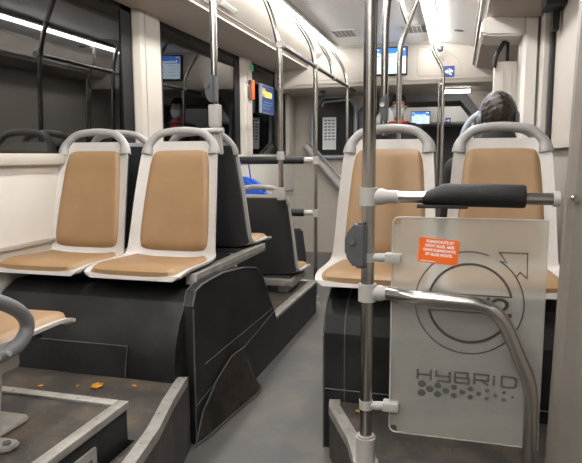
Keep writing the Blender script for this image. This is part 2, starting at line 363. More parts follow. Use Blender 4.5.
m = MB(); m.box(.4205, .424, -.35, .63, .302, .305); m.tube([(.4215, -.45, .16), (.4215, .63, .285)], .0022, 6); m.build('seam', 'dtrim', p)
m = MB(); m.prism([(-.567, .302), (-.573, .302), (-.549, .42), (-.543, .42)], 'x', -.40, .185); pn = m.build('access_panel', 'arch', p, smooth=False)
m = MB(); m.tube([(-.40, -.550, .421), (.185, -.550, .421), (.185, -.573, .305)], .0025, 6); m.build('panel_edge', 'dtrim', pn)
# rounded cover plate at the foot of the arch
p = thing('arch_foot_cover', 'rounded dark cover plate leaning on the foot of the left wheel arch', 'cover')
m = MB(); b = bmesh.new(); ring = []
Pb = [(-.985, 2.02), (-.97, 2.1), (-.955, 2.25), (-.935, 2.42), (-.915, 2.58), (-.915, 2.64), (-.935, 2.70)]
Pt = [(.005), (.12), (.20), (.245), (.235), (.16), (.04)]
low = [b.verts.new((x+.012, y, .006)) for x, y in Pb]; mid = [b.verts.new((-.966+(x+.966)*.45, y, h*.55)) for (x, y), h in zip(Pb, Pt)]; top = [b.verts.new((-.9735, y+.03*(h-.1), h)) for (x, y), h in zip(Pb, Pt)]
for R0, R1 in ((low, mid), (mid, top)):
    for k in range(6): b.faces.new((R0[k], R0[k+1], R1[k+1], R1[k]))
bmesh.ops.solidify(b, geom=b.faces[:], thickness=.006); bmesh.ops.recalc_face_normals(b, faces=b.faces[:]); m.add(b); m.build('plate', 'plat', p)
m = MB(); m.tube([(-.97, y+.03*(h-.1), h) for (x, y), h in zip(Pb, Pt)], .004, 6); m.tube([(x+.012, y, .008) for x, y in Pb], .004, 6); m.build('sealing_bead', 'dtrim', p)

# rear-left platform behind the arch
p = thing('seat_platform', 'long dark platform with aluminium edge behind the left wheel arch', 'platform', (-1.4, 3.6, 0))
m = MB(); m.box(-.5, .42, -.47, .54, 0, .235); m.build('base', 'arch', p, smooth=False)
m = MB(); m.box(-.5, .415, -.47, .535, .234, .239); m.build('top_covering', 'plat', p, smooth=False)
m = MB(); m.box(.375, .427, -.47, .546, .225, .245, .003); m.box(-.5, .375, .50, .546, .225, .245, .003); rivets(m, [(.427, -.4, .24), (.427, .5, .24)], .2, .022, .0065); m.build('edge_strip', 'alu', p)

# right side platform + arch
p = thing('step_platform', 'dark platform with aluminium nosing under the near steel pole and frosted glass', 'platform', (.0, 1.6, 0))
po = (0, 1.6); nose = [(-.27, -2.0), (-.27, 1.68), (-.33, 1.86), (-.445, 2.10), (-.455, 2.16)]
m = MB(); m.prism(loc(nose+[(.49, 2.16), (.49, -2.0)], po), 'z', 0, .2); m.build('base', 'plat', p, smooth=False)
m = MB(); N3 = [(x, y, .2) for x, y in loc(nose[::-1], po)]; edge_strip(m, N3, .04); rivets(m, N3[:3], .13); m.build('edge_strip', 'alu', p)
profR = [(2.17, 0), (2.165, .47), (2.19, .54), (2.24, .59), (2.32, .615), (2.8, .615), (3.1, .55), (3.3, .42), (3.4, .2), (3.4, 0)]
p = thing('wheel_arch_housing', 'black right wheel arch box under the tan seats behind the frosted glass', 'wheel arch', (0, 2.7, 0))
m = MB(); m.prism([(y-2.7, z) for y, z in profR], 'x', -.482, .48); m.build('housing', 'arch', p, smooth=False)
m = MB(); m.tube([(-.483, y-2.7, z) for y, z in profR[1:-1]], .004, 6); m.tube([(-.40, y-2.7-.002, z+.001) for y, z in profR[1:6]], .003, 6); m.tube([(-.483, -.532, 0), (-.483, -.534, .46)], .004, 6)
m.tube([(-.40, -.537, .47), (-.40, -.534, .2)], .0025, 6); m.tube([(-.478, -.535, .245), (.478, -.535, .245)], .0025, 6)
m.build('edge_trim', 'dtrim', p)
m = MB(); m.box(-.47, .5, 3.4, 6.0, 0, .2); m.box(-.475, -.43, 3.4, 6.0, .195, .206); tag(m.build('floor_platform', 'plat', smooth=False), 'dark raised platform along the right wall beyond the wheel arch', 'platform')
m = MB(); m.prism([(5.2, 0), (5.25, .36), (5.35, .46), (5.75, .42), (5.9, .1), (5.9, 0)], 'x', -1.88, -1.5, .02); tag(m.build('floor_box', 'charcoal'), 'small black box on the floor against the left wall before the front partition', 'box')

# ------------------------------------------------------------------ seats
def cr(P, n):
    out = []
    for i in range(len(P)-1):
        a, b, c, d = P[max(i-1, 0)], P[i], P[i+1], P[min(i+2, len(P)-1)]
        for k in range(n):
            t = k/n; out.append(tuple(.5*(2*b[j]+(c[j]-a[j])*t+(2*a[j]-5*b[j]+4*c[j]-d[j])*t*t+(3*b[j]-a[j]-3*c[j]+d[j])*t**3) for j in range(len(b))))
    out.append(P[-1]); return out
SP = cr([(-.380, -.008, .185, 0), (-.379, .004, .205, 0), (-.366, .013, .219, .1), (-.30, .018, .226, .3), (-.22, .016, .228, .4), (-.12, .010, .228, .55), (-.04, .008, .226, .8), (-.008, .022, .224, 1.0), (.012, .055, .219, 1.1), (.035, .15, .213, 1.1), (.062, .28, .207, 1.), (.09, .40, .199, .9), (.106, .48, .193, .7), (.116, .53, .184, .4), (.12, .552, .165, .1)], 5)
ACC = [0]
for a, b in zip(SP, SP[1:]): ACC.append(ACC[-1]+math.hypot(b[0]-a[0], b[1]-a[1]))
def S(t, u, off):
    s = t*ACC[-1]; i = 0
    while i < len(SP)-2 and ACC[i+1] < s: i += 1
    f = (s-ACC[i])/(ACC[i+1]-ACC[i]); a, b = SP[i], SP[i+1]
    y, z, w, c = [a[j]+(b[j]-a[j])*f for j in range(4)]
    i0, i1 = max(i-2, 0), min(i+3, len(SP)-1)
    d = V(0, SP[i1][0]-SP[i0][0], SP[i1][1]-SP[i0][1]).normalized(); n = V(0, -d.z, d.y)
    return V(u*w, y, z)+n*(off+.038*c*abs(u)**3.5)
def tz(z):            # t on the back at height z
    for i in range(len(SP)):
        if SP[i][1] >= z and i > 30: return ACC[i]/ACC[-1]
def sheet(t0, t1, us, off, th, nu=20, nt=44):
    b = bmesh.new(); F = []; B = []
    for i in range(nt+1):
        t = t0+(t1-t0)*i/nt
        F.append([b.verts.new(S(t, us*(-1+2*k/nu), off)) for k in range(nu+1)]); B.append([b.verts.new(S(t, us*(-1+2*k/nu), off-th)) for k in range(nu+1)])
    for i in range(nt):
        for k in range(nu):
            b.faces.new((F[i][k], F[i][k+1], F[i+1][k+1], F[i+1][k])); b.faces.new((B[i][k], B[i+1][k], B[i+1][k+1], B[i][k+1]))
        b.faces.new((F[i][0], F[i+1][0], B[i+1][0], B[i][0])); b.faces.new((F[i][nu], B[i][nu], B[i+1][nu], F[i+1][nu]))
    for k in range(nu):
        b.faces.new((F[0][k], B[0][k], B[0][k+1], F[0][k+1])); b.faces.new((F[nt][k], F[nt][k+1], B[nt][k+1], B[nt][k]))
    bmesh.ops.recalc_face_normals(b, faces=b.faces[:]); return b
def pad(t0, t1, us0, us1, h, n=28):
    b = bmesh.new(); G = []; tc = (t0+t1)/2; th = (t1-t0)/2
    for i in range(n+1):
        sv = -1+2*i/n; row = []
        for k in range(n+1):
            su = -1+2*k/n; x = su*(1-.10*abs(sv)**7); y = sv*(1-.05*abs(su)**7)
            e = max(abs(su), abs(sv)); hh = h*max(0, 1-e**9)**.6 if e < 1 else 0
            us = us0+(us1-us0)*(sv+1)/2
            row.append(b.verts.new(S(tc+th*y, us*x, -.004+hh)))
        G.append(row)
    for i in range(n):
        for k in range(n): b.faces.new((G[i][k], G[i][k+1], G[i+1][k+1], G[i+1][k]))
    bmesh.ops.recalc_face_normals(b, faces=b.faces[:]); return b
TB0, TB1 = tz(.037), tz(.505)
TC0, TC1 = .012, ACC[[i for i in range(len(SP)) if SP[i][0] > -.01][0]]/ACC[-1]
def seat(label, loc, rz, group=None, proto=[None], frame=True):
    if proto[0]:
        r = copy_tree(proto[0]); r.location = loc; r.rotation_euler = (0, 0, rz); r['label'] = label
        if group: r['group'] = group
        return r
    r = thing('bus_seat', label, 'seat', loc, rz, group); proto[0] = r
    m = MB(); m.add(sheet(0, 1, 1, 0, .010)); m.build('shell', 'shell', r)
    m = MB(); m.add(sheet(tz(.03), tz(.535), .94, -.013, .02)); m.build('rear_shell', 'charcoal', r)
    m = MB(); m.add(pad(TB0, TB1, .83, .78, .026)); m.build('back_cushion', 'leather', r)
    m = MB(); m.add(pad(TC0, TC1, .93, .86, .028)); m.build('seat_cushion', 'leather', r)
    m = MB(); pts = fillet([(-.172, .098, .492), (-.168, .108, .535), (-.12, .124, .590), (0, .130, .606), (.12, .124, .590), (.168, .108, .535), (.172, .098, .492)], .06, 6)
    n = len(pts); rs = [.0145+.009*abs(2*i/(n-1)-1)**4 for i in range(n)]
    m.tube(pts, rs, 12, 1.25); m.build('grab_handle', 'handle', r)
    m = MB(); m.box(-.17, .17, -.28, .02, -.022, .002, .003); m.build('seat_frame', 'charcoal', r)
    return r
SL = .67
gA = 'tan seats in facing pairs'
LA = seat('tan seat nearest the aisle on the left, facing the camera beside the steel pole', (-1.253, 2.43, SL), 0)
LB = seat('tan seat against the left wall under the dark window, facing the camera', (-1.715, 2.43, SL), 0)
RA = seat('tan seat half hidden behind the thick near steel pole, facing the camera', (-.295, 2.51, SL), 0)
RB = seat('rightmost tan seat behind the black foam grip, facing the camera', (.172, 2.51, SL), 0)
LC = seat('grey backed seat facing away, back to back with the left aisle tan seat', (-1.25, 2.86, SL), PI)
LD = seat('seat facing away by the left wall, back to back with the window seat', (-1.705, 2.86, SL), PI)
RC = seat('seat facing away directly behind the right aisle tan seat', (-.295, 2.93, SL), PI)
RD = seat('seat facing away that the passenger with headphones sits on', (.172, 2.93, SL), PI)
LE = seat('low dark backed seat facing away on the platform behind the left wheel arch', (-1.235, 3.74, .352), PI)
LF = seat('low dark backed seat facing away by the left wall, under the blue bag', (-1.69, 3.74, .352), PI)
NL = seat('near left seat cut off by the picture edge, cushion front and grey armrest showing', (-1.30, 1.095, .660), PI)
m = MB()
pts = [(-.245, .03, .03), (-.25, -.05, .02), (-.255, -.12, .035), (-.255, -.15, .075), (-.255, -.12, .12), (-.25, -.04, .165), (-.245, .05, .18), (-.24, .09, .15), (-.24, .075, .06)]
pts = [(q[0], q[1]*.9+.012, q[2]*.95-.004) for q in pts]; m.tube(cr(pts+[pts[0]], 5)[:-1], .0185, 14, closed=True); ar = m.build('armrest', 'mgrey', NL)
for y in (0, -.035): m = MB(); m.disc((-.272, y, .022), (-1, 0, 0), .006, .01); m.build('screw', 'clamp', ar)
m = MB(); m.box(-.17, .17, -.19, .1, -.075, -.003, .01); m.prism([(-.15, -.07), (.11, -.07), (.075, -.228), (-.13, -.228)], 'y', -.15, .03, .006); m.build('pedestal', 'shell', NL)
m = MB(); m.prism([(-.155, -.22), (-.17, -.205), (-.17, .08), (-.155, .095), (.15, .095), (.15, -.22)], 'z', -.239, -.226, .004); m.prism([(-.235, -.09), (-.25, -.075), (-.25, -.045), (-.235, -.03), (-.1, -.03), (-.1, -.09)], 'z', -.238, -.227, .004); bp = m.build('base_plate', 'alu', NL)
m = MB(); m.disc((-.225, -.06, -.226), (0, 0, 1), .01, .01); m.build('bolt', 'dgrey', bp)
# mounting beams and low mounts
def beam(label, x, y0, y1, z, rzlen=True):
    p = thing('seat_beam', label, 'seat beam', (x, (y0+y1)/2, z)); L = (y1-y0)/2
    m = MB(); m.box(-.022, .022, -L, L, -.022, .02, .003); m.box(.021, .024, -L, L, -.004, .002); m.build('profile', 'alu', p)
    m = MB(); m.box(-.024, .024, -L-.003, -L, -.024, .022, .001); m.build('end_cap', 'clamp', p); return p
beam('aluminium beam under the left aisle seats on top of the wheel arch', -1.035, 2.16, 3.06, .655)
beam('aluminium beam under the right aisle seat on top of the wheel arch', -.50, 2.3, 3.1, .655)
for s, nm in ((LE, 'a'), (LF, 'b')):
    m = MB(); m.box(-.2, .18, -.28, .06, -.062, -.016, .005); m.box(-.205, .185, -.29, -.20, -.05, -.03, .003); m.box(-.16, -.09, -.22, .02, -.112, -.06, .004); m.box(.09, .16, -.22, .02, -.112, -.06, .004); m.build('seat_mount', 'alu', s)
p = thing('plastic_bag', 'bright blue plastic bag hanging from the upper padded rail by the left windows', 'bag', (-1.60, 4.40, .70))
m = MB(); m.prism([(-.14, .0), (.12, .02), (.16, .18), (.13, .22), (.02, .285), (-.11, .30), (-.15, .2)], 'y', -.06, .06, .025); m.build('body', 'bluebag', p)
m = MB(); m.tube([(-.07, 0, .28), (-.05, -.025, .40), (-.03, 0, .45), (0, .02, .40), (.03, 0, .25)], .006, 8); m.build('carry_handle', 'bluebag', p)

# ------------------------------------------------------------------ poles and rails
def clampbox(m, c, r=.026, h=.05): m.tube([(c[0], c[1], c[2]-h/2), (c[0], c[1], c[2]+h/2)], r, 16)
def pole(label, pts, r=.0165, rad=.2, extras=(), group=None, base=True, z0=None):
    p = thing('grab_pole', label, 'pole', pts[0], 0, group); o = Vector(pts[0])
    P = [Vector(q)-o for q in fillet(pts, rad, 10)]
    m = MB(); m.tube(P, r, 16); m.build('tube', 'steel', p)
    if base: m = MB(); m.tube([(0, 0, 0), (0, 0, .06)], r+.010, 16); m.tube([(0, 0, 0), (0, 0, .012)], r+.02, 16); m.build('base_socket', 'clamp', p)
    q = P[-1]; d = (P[-1]-P[-2]).normalized(); m = MB(); m.tube([q-d*.05, q], r+.008, 14); m.build('ceiling_fitting', 'clamp', p)
    return p
def stop_button(parent, c, w=.03, h=.13, flip=1):
    m = MB(); m.prism([(-w*.4, -h/2), (w*.5, -h/2), (w*.5, h/2), (-w*.3*1, h/2), (-w*1.1, h*.22), (-w*1.1, -h*.22)], 'y', -.028, .028, .008)
    m.bm.transform(Matrix.Translation(c) @ Matrix.Diagonal((flip, 1, 1, 1))); bmesh.ops.recalc_face_normals(m.bm, faces=m.bm.faces[:]); o = m.build('stop_button_box', 'dgrey', parent)
    m = MB(); m.disc((c[0]-w*.5*flip, c[1]-.03, c[2]+h*.1), (0, -1, 0), .01, .01); m.build('screw', 'steel', o)
P1 = pole('thick upright steel pole standing in front of the frosted glass', [(-.25, 1.72, .2), (-.25, 1.72, 2.25)], .0195)
m = MB(); m.tube([(0, 0, 0), (0, 0, .09)], .031, 20); m.tube([(0, 0, .09), (0, 0, .097)], .026, 20); m.build('floor_sleeve', 'clamp', P1)
stop_button(P1, (-.020, -.012, .69), .040, .135)
m = MB()
# clamps on the pole
def tclamp(par, z, x1, rr=.023):
    m = MB(); m.tube([(0, 0, z-.026), (0, 0, z+.026)], .0275, 18); m.tube([(0.015, 0, z), (x1*.45, 0, z), (x1*.6, 0, z), (x1, 0, z)], [rr*.9, rr*1.08, rr*.86, rr*.82], 18); m.build('clamp', 'clamp', par)
tclamp(P1, .832, .086); tclamp(P1, .545, .086)
for z in (.652, .195):
    m = MB(); m.tube([(.0, .0, z-.014), (0, 0, z+.014)], .0215, 16); m.tube([(.01, -.005, z), (.03, -.004, z), (.06, .0, z)], [.009, .0135, .0135], 14); m.box(.05, .098, -.014, .028, z-.0135, z+.0135, .003); m.build('glass_clamp', 'clamp', P1)

# padded rail
p = thing('grab_rail', 'horizontal steel rail with black foam grip across the top of the frosted glass', 'rail', (-.18, 1.72, 1.032))
m = MB(); m.tube([(0, 0, 0), (.445, 0, 0)], .0165, 16); m.build('tube', 'steel', p)
m = MB(); m.tube([(.085, 0, -.004), (.10, 0, -.002), (.13, 0, .004), (.145, 0, .008), (.16, 0, .008), (.352, 0, .006), (.36, 0, .006)], [.017, .0195, .027, .031, .0325, .0325, .030], 20); g = m.build('foam_grip', 'foam', p)
m = MB(); m.box(.07, .21, -.02, .02, -.03, -.02, .002); m.build('grip_clip', 'black', g)
m = MB(); m.tube([(.43, 0, 0), (.446, 0, 0)], .021, 16); m.build('end_fitting', 'clamp', p)
# bent rail
p = thing('bent_handrail', 'bent steel handrail curving down in front of the frosted glass to the floor', 'rail', (-.19, 1.69, .745))
pts = fillet([(0.0, .03, 0), (.06, -.015, .004), (.305, -.025, -.002), (.402, -.025, -.225), (.406, -.025, -.545)], [.05, .075, .05])
m = MB(); m.tube(pts, .0195, 18); m.build('tube', 'steel', p)
m = MB(); m.tube([(.406, -.025, -.545), (.406, -.025, -.49)], .026, 16); m.build('base_socket', 'clamp', p)

# left seat pole with button box and bracket
P2 = pole('steel pole rising from the left aisle tan seat handle with bracket and button', [(-1.12, 2.64, 1.19), (-1.12, 2.64, 1.9), (-1.16, 2.64, 2.24)], .0165, .15, base=False)
m = MB(); m.box(-.026, .026, -.024, .024, .10, .205, .006); m.tube([(-.058, -.026, .082), (.052, -.026, .082)], .013, 14); m.tube([(0, 0, .045), (0, 0, .105)], .024, 14); m.prism([(-.03, -.03), (.035, -.03), (.028, .06), (-.022, .06)], 'y', -.02, .02, .005); m.build('bracket', 'clamp', P2)
stop_button(P2, (.0, -.014, .275), .032, .13)

P3 = pole('arched steel pole rising behind the low dark backed seat on the left', [(-1.055, 3.50, .88), (-1.055, 3.50, 1.78), (-1.10, 3.50, 1.98), (-1.21, 3.50, 2.23)], .0165, .16, base=False)
m = MB(); m.tube([(0, 0, .0), (0, 0, .08)], .025, 14); m.prism([(-.06, .02), (.03, .0), (.03, .05), (-.05, .06)], 'y', -.025, .025, .006); m.build('bracket', 'clamp', P3)
m = MB(); m.tube([(0, 0, .25), (0, 0, .30)], .024, 14); m.build('rail_clamp', 'clamp', P3)
P4 = pole('arched steel pole on the floor at the end of the left seat platform', [(-1.05, 4.40, 0), (-1.05, 4.40, 1.80), (-1.08, 4.40, 1.98), (-1.25, 4.40, 2.23)], .0165, .2)
for z in (1.12, .715): m = MB(); m.tube([(0, 0, z-.03), (0, 0, z+.03)], .025, 14); m.build('clamp', 'clamp', P4)
P5 = pole('third arched steel pole from the left, hanging from ceiling to side rail', [(-1.05, 5.05, 1.80), (-1.07, 5.05, 1.95), (-1.25, 5.05, 2.23)], .015, .16, base=False)
P6 = pole('farthest arched steel pole on the left just before the ceiling bulkhead', [(-1.05, 5.72, 0), (-1.05, 5.72, 1.82), (-1.08, 5.72, 1.98), (-1.25, 5.72, 2.23)], .015, .2)
p = thing('side_rail', 'long straight overhead steel rail joining the arched poles on the left', 'rail', (-1.05, 3.50, 1.815))
m = MB(); m.tube([(0, 0, 0), (0, 2.62, 0)], .0165, 16); m.build('tube', 'steel', p)
for y in (0, .9, 1.55, 2.22): m = MB(); m.tube([(0, y-.03, 0), (0, y+.03, 0)], .022, 12); m.build('rail_joint', 'clamp', p)
for z, x0, lab in ((1.12, -1.86, 'upper horizontal rail with black padding behind the low dark seat on the left'), (.715, -1.86, 'lower horizontal rail with black padding behind the low dark seat on the left')):
    p = thing('padded_rail', lab, 'rail', (x0, 4.40, z), 0, 'padded rails behind the low left seats')
    m = MB(); m.tube([(0, 0, 0), (-1.05-x0, 0, 0)], .014, 12); m.build('tube', 'steel', p)
    m = MB(); m.tube([(.04, 0, 0), (.06, 0, 0), (-1.15-x0, 0, 0), (-1.14-x0, 0, 0)], [.024, .029, .029, .025], 16); m.build('foam_grip', 'foam', p)
    m = MB(); m.tube([(-1.135-x0, 0, 0), (-1.06-x0, 0, 0)], .022, 12); m.build('end_fitting', 'clamp', p)

P7 = pole('steel pole rising from the right aisle tan seat with a grey button box', [(-.325, 2.68, 1.24), (-.325, 2.68, 1.77), (-.25, 2.68, 2.24)], .0165, .1, base=False)
stop_button(P7, (.008, -.014, .12), .022, .12)
P8 = pole('forked steel pole beyond the right aisle seat, branching below the ceiling', [(-.362, 3.72, 0), (-.362, 3.72, 1.80), (-.31, 3.72, 1.95), (-.2, 3.72, 2.24)], .0165, .12)
m = MB(); m.tube(fillet([(.048, 0, 1.93), (.0, 0, 2.06), (-.03, 0, 2.25)], .05), .015, 14); m.build('branch', 'steel', P8)
P9 = pole('slim kinked steel pole hanging from the right ceiling light near the blue sticker', [(-.145, 5.35, .2), (-.145, 5.35, 1.88), (-.25, 5.35, 2.06), (-.215, 5.35, 2.23)], .015, .06)
m = MB(); m.tube([(-.035, 0, .2), (-.035, 0, 1.60)], .009, 12); m.tube([(-.035, 0, 1.56), (0, 0, 1.56)], .008, 10); m.build('side_tube', 'steel', P9)

# lavender grab frame ahead of the passenger
p = thing('guard_rail', 'grey guard rail with slanted top and two bars left of the passenger with headphones', 'guard rail', (.1, 3.75, .2))
m = MB(); m.tube(fillet([(-.085, 0, 0), (-.085, 0, 1.07), (-.045, 0, 1.16), (.12, 0, 1.27), (.12, 0, .0)], [.05, .05, .05]), .017, 12); m.build('frame', 'lavender', p)
m = MB(); m.box(-.035, -.015, -.008, .008, .3, 1.16, .003); m.build('bar', 'lavender', p)
m = MB(); m.box(.03, .055, -.008, .008, .3, 1.21, .003); m.build('bar', 'lavender', p)

# ------------------------------------------------------------------ frosted glass partition
G = thing('glass_partition', 'frosted glass panel with dark printed emblem and lettering beside the beige post', 'glass panel', (-.18, 1.735, .31))
b = bmesh.new(); bmesh.ops.create_cube(b, size=1)
for v in b.verts: v.co = V((v.co.x+.5)*.425, v.co.y*.008, (v.co.z+.5)*.662)
bmesh.ops.bevel(b, geom=[e for e in b.edges if abs(e.verts[0].co.x-e.verts[1].co.x)+abs(e.verts[0].co.z-e.verts[1].co.z) < 1e-4 and e.verts[0].co.x < .1], offset=.022, segments=8, affect='EDGES')
m = MB(); m.add(b); m.build('pane', 'frost', G, smooth=False)
m = MB(); m.tube(fillet([(.425, -.001, .662), (0, -.001, .662), (0, -.001, 0), (.425, -.001, 0)], .022), .0022, 8); m.build('polished_edge', 'shell', G)
GO = V(-.18, 0, .31); YM = -.0050
def L(x, z): return (x-GO.x, z-GO.z)
def ribbon(m, pts, w, closed=False):
    b = bmesh.new(); n = len(pts); A = []; B = []
    for i, p in enumerate(pts):
        q0 = pts[(i-1) % n] if closed or i else pts[i]; q1 = pts[(i+1) % n] if closed or i < n-1 else pts[i]
        d0 = Vector((p[0]-q0[0], p[1]-q0[1])); d1 = Vector((q1[0]-p[0], q1[1]-p[1]))
        if d0.length < 1e-9: d0 = d1
        if d1.length < 1e-9: d1 = d0
        d0.normalize(); d1.normalize(); n0 = Vector((-d0.y, d0.x)); n1 = Vector((-d1.y, d1.x)); k = (n0+n1); k = k/max(.4, k.dot(n0)) if k.length > .01 else n0
        A.append((p[0]+k.x*w/2, p[1]+k.y*w/2)); B.append((p[0]-k.x*w/2, p[1]-k.y*w/2))
    Q = [[b.verts.new((q[0], YM, q[1])) for q in A], [b.verts.new((q[0], YM, q[1])) for q in B], [b.verts.new((q[0], YM+.001, q[1])) for q in A], [b.verts.new((q[0], YM+.001, q[1])) for q in B]]
    for i in range(n if closed else n-1):
        j = (i+1) % n
        for g, h in ((0, 1), (1, 3), (3, 2), (2, 0)): b.faces.new((Q[g][i], Q[g][j], Q[h][j], Q[h][i]))
    if not closed:
        for i in (0, n-1): b.faces.new((Q[0][i], Q[1][i], Q[3][i], Q[2][i]))
    bmesh.ops.recalc_face_normals(b, faces=b.faces[:]); m.add(b)
def arc(cx, cz, rx, rz, a0, a1, n=48): return [(cx+rx*math.cos(math.radians(a0+(a1-a0)*i/n)), cz+rz*math.sin(math.radians(a0+(a1-a0)*i/n))) for i in range(n+1)]
m = MB(); cx, cz = L(.040, .728); R = .150
ribbon(m, arc(cx, cz, R, R, 57, -290, 90), .0032)                       # outer ring
ribbon(m, arc(cx, cz, R, R, 33, 57-34, 6), .0032)
# arrow
ar = [L(.128, .858), L(.142, .846), L(.119, .880), L(.193, .880), L(.197, .808), L(.176, .826), L(.168, .812)]
ar = [arc(cx, cz, R, R, 57, 57, 1)[0], L(.140, .850), L(.119, .879), L(.193, .879), L(.195, .808), L(.176, .825), arc(cx, cz, R, R, 33, 33, 1)[0]]
ribbon(m, ar, .003)
Ri = .115; ic = L(.043, .727)
ribbon(m, arc(ic[0], ic[1], Ri, Ri, 12, 168), .0062); ribbon(m, arc(ic[0], ic[1], Ri, Ri, 192, 348), .0075)
for zz in (.752, .702): ribbon(m, [L(-.07, zz), L(.156, zz)], .0032)
tb = text_bm('VOLVO', .052, .0003, bold=.0016); tb.transform(Matrix.Translation((ic[0], YM, ic[1]-.001)) @ UP @ Matrix.Diagonal((1.25, 1, 1, 1))); m.add(tb)
m.build('emblem', 'mark', G, smooth=False)
m = MB()
# HYBRID in wide square strokes
x0, zb, hh, w, gap = -.098, .487, .031, .0385, .0155
Lt = {'H': [[(0, 0), (0, 1)], [(0, .5), (1, .5)], [(1, 0), (1, 1)]], 'Y': [[(0, 1), (0, .5), (1, .5)], [(1, 1), (1, 0), (.1, 0)]],
      'B': [[(0, 0), (0, 1), (.9, 1), (.9, .5), (1, .5), (1, 0), (0, 0)], [(0, .5), (.95, .5)]], 'R': [[(0, 0), (0, 1), (1, 1), (1, .45), (0, .45)], [(.55, .45), (1, 0)]],
      'I': [[(0, 0), (0, .72)], [(0, .86), (0, 1)]], 'D': [[(0, 0), (0, 1), (.8, 1), (1, .8), (1, .2), (.8, 0), (0, 0)]]}
x = x0
for ch in 'HYBRID':
    ww = w if ch != 'I' else .0
    for st in Lt[ch]: ribbon(m, [L(x+a*ww, zb+b_*hh) for a, b_ in st], .0058)
    x += ww+gap+(.006 if ch == 'I' else 0)
m.build('lettering', 'lettering', G, smooth=False)
m = MB()
for c in range(12):                                  # fading row of hexagons
    r = .0115*(1-.06*c); xx = -.085+c*.0232
    rows = (.473, .445) if c % 2 == 0 else (.459,)
    for z in rows:
        z2 = .459+(z-.459)*(1-.02*c)
        m.prism([(L(xx, z2)[0]+r*1.15*math.cos(PI/3*k), L(xx, z2)[1]+r*math.sin(PI/3*k)) for k in range(6)], 'y', YM, YM+.001)
m.build('hexagon_pattern', 'lettering', G, smooth=False)

# orange sticker
st = thing('slogan_sticker', 'orange sticker with white slogan text on the frosted glass', 'sticker', (-.048, 1.7293, .876)); st.rotation_euler = (0, math.radians(4.5), 0)
m = MB(); m.box(-.056, .056, -.0004, .0004, -.036, .036); m.build('film', 'orange', st, smooth=False)
m = MB()
for i, t in enumerate(['KLIMASCHUTZ IST', 'NICHT ALLES. ABER', 'OHNE KLIMASCHUTZ', 'IST ALLES NICHTS.']):
    tb = text_bm(t, .0106, .0002, bold=.0004); tb.transform(Matrix.Translation((.003, -.0008, .0265-i*.0125)) @ UP @ Matrix.Diagonal((.88, 1.05, 1, 1))); m.add(tb)
m.box(-.047, -.005, -.0008, -.0005, -.0325, -.0305); m.build('lettering', 'white', st, smooth=False)

# ------------------------------------------------------------------ lights
def strip(name, label, x, z, y0, y1, rot, mm='lamp', w=.04):
    p = thing(name, label, 'light', (x, (y0+y1)/2, z), 0, None); h = (y1-y0)/2
    m = MB(); prof = [(math.cos(PI+PI*k/10)*w, math.sin(PI+PI*k/10)*.03) for k in range(11)]
    m.prism(prof, 'y', -h, h); m.bm.transform(Matrix.Rotation(rot, 4, 'Y')); m.build('diffuser', mm, p)
    m = MB(); m.box(-w-.012, w+.012, -h-.01, h+.01, .0, .018, .003); m.bm.transform(Matrix.Rotation(rot, 4, 'Y')); m.build('housing', 'ceil', p)
    return p
strip('ceiling_light', 'long glowing ceiling light strip along the left side', -1.255, 2.228, -2.4, 6.0, .25)
strip('ceiling_light', 'long glowing ceiling light strip along the right side', -.245, 2.230, -2.4, 6.0, -.15)
p = strip('ceiling_light', 'short light bar across the ceiling of the front passage', 0, 0, -.13, .13, 0, 'lamp2', .02); p.location = (-.035, 6.5, 1.827); p.rotation_euler = (0, 0, PI/2)
strip('ceiling_light', 'light strip on the left in the far front section', -1.15, 2.2, 8.0, 10.3, .2, 'lamp2')
strip('ceiling_light', 'light strip on the right in the far front section', -.16, 2.16, 8.0, 10.3, -.2, 'lamp2')
# vents, speaker holes, dome sensors
def vent(label, x, y):
    p = thing('ceiling_vent', label, 'vent', (x, y, 2.258), 0, None)
    m = MB(); m.box(-.11, .11, -.15, .15, -.008, .004, .006); m.build('frame', 'ceil', p)
    m = MB()
    for i in range(9):
        for j in range(5): m.box(-.09+j*.037, -.062+j*.037, -.13+i*.03, -.114+i*.03, -.0095, -.0078)
    m.build('slots', 'groove', p, smooth=False)
vent('slotted air vent in the ceiling left of the hanging poles', -1.03, 5.45); vent('slotted air vent in the ceiling right of the monitor', -.40, 5.45)
m = MB(); m.tube([(0, 0, -.002), (0, 0, .002)], .04, 24); o = m.build('speaker_grille', 'dgrey'); o.location = (-.03, 5.45, 2.219); o.rotation_euler = (0, .16, 0); tag(o, 'round dark speaker hole in the right ceiling cove', 'speaker')
m = MB(); m.ell((0, 0, 0), (.028, .028, .022)); m.tube([(0, 0, 0), (0, 0, .03)], .03, 16); o = m.build('dome_camera', 'dgrey'); o.location = (-.2, 6.0, 2.16); tag(o, 'small dark dome camera at the end of the right light strip', 'camera')
m = MB(); m.ell((0, 0, 0), (.03, .03, .025)); o = m.build('dome_camera', 'dgrey'); o.location = (-1.42, 6.3, 1.84); tag(o, 'small dark dome camera under the left end of the ceiling bulkhead', 'camera')
m = MB(); m.disc((0, 0, 0), (0, 1, 0), .04, .006); o = m.build('speaker_grille', 'taupe'); o.location = (-.205, 6.097, 2.075); tag(o, 'round grey cover on the bulkhead right of the monitor', 'cover')
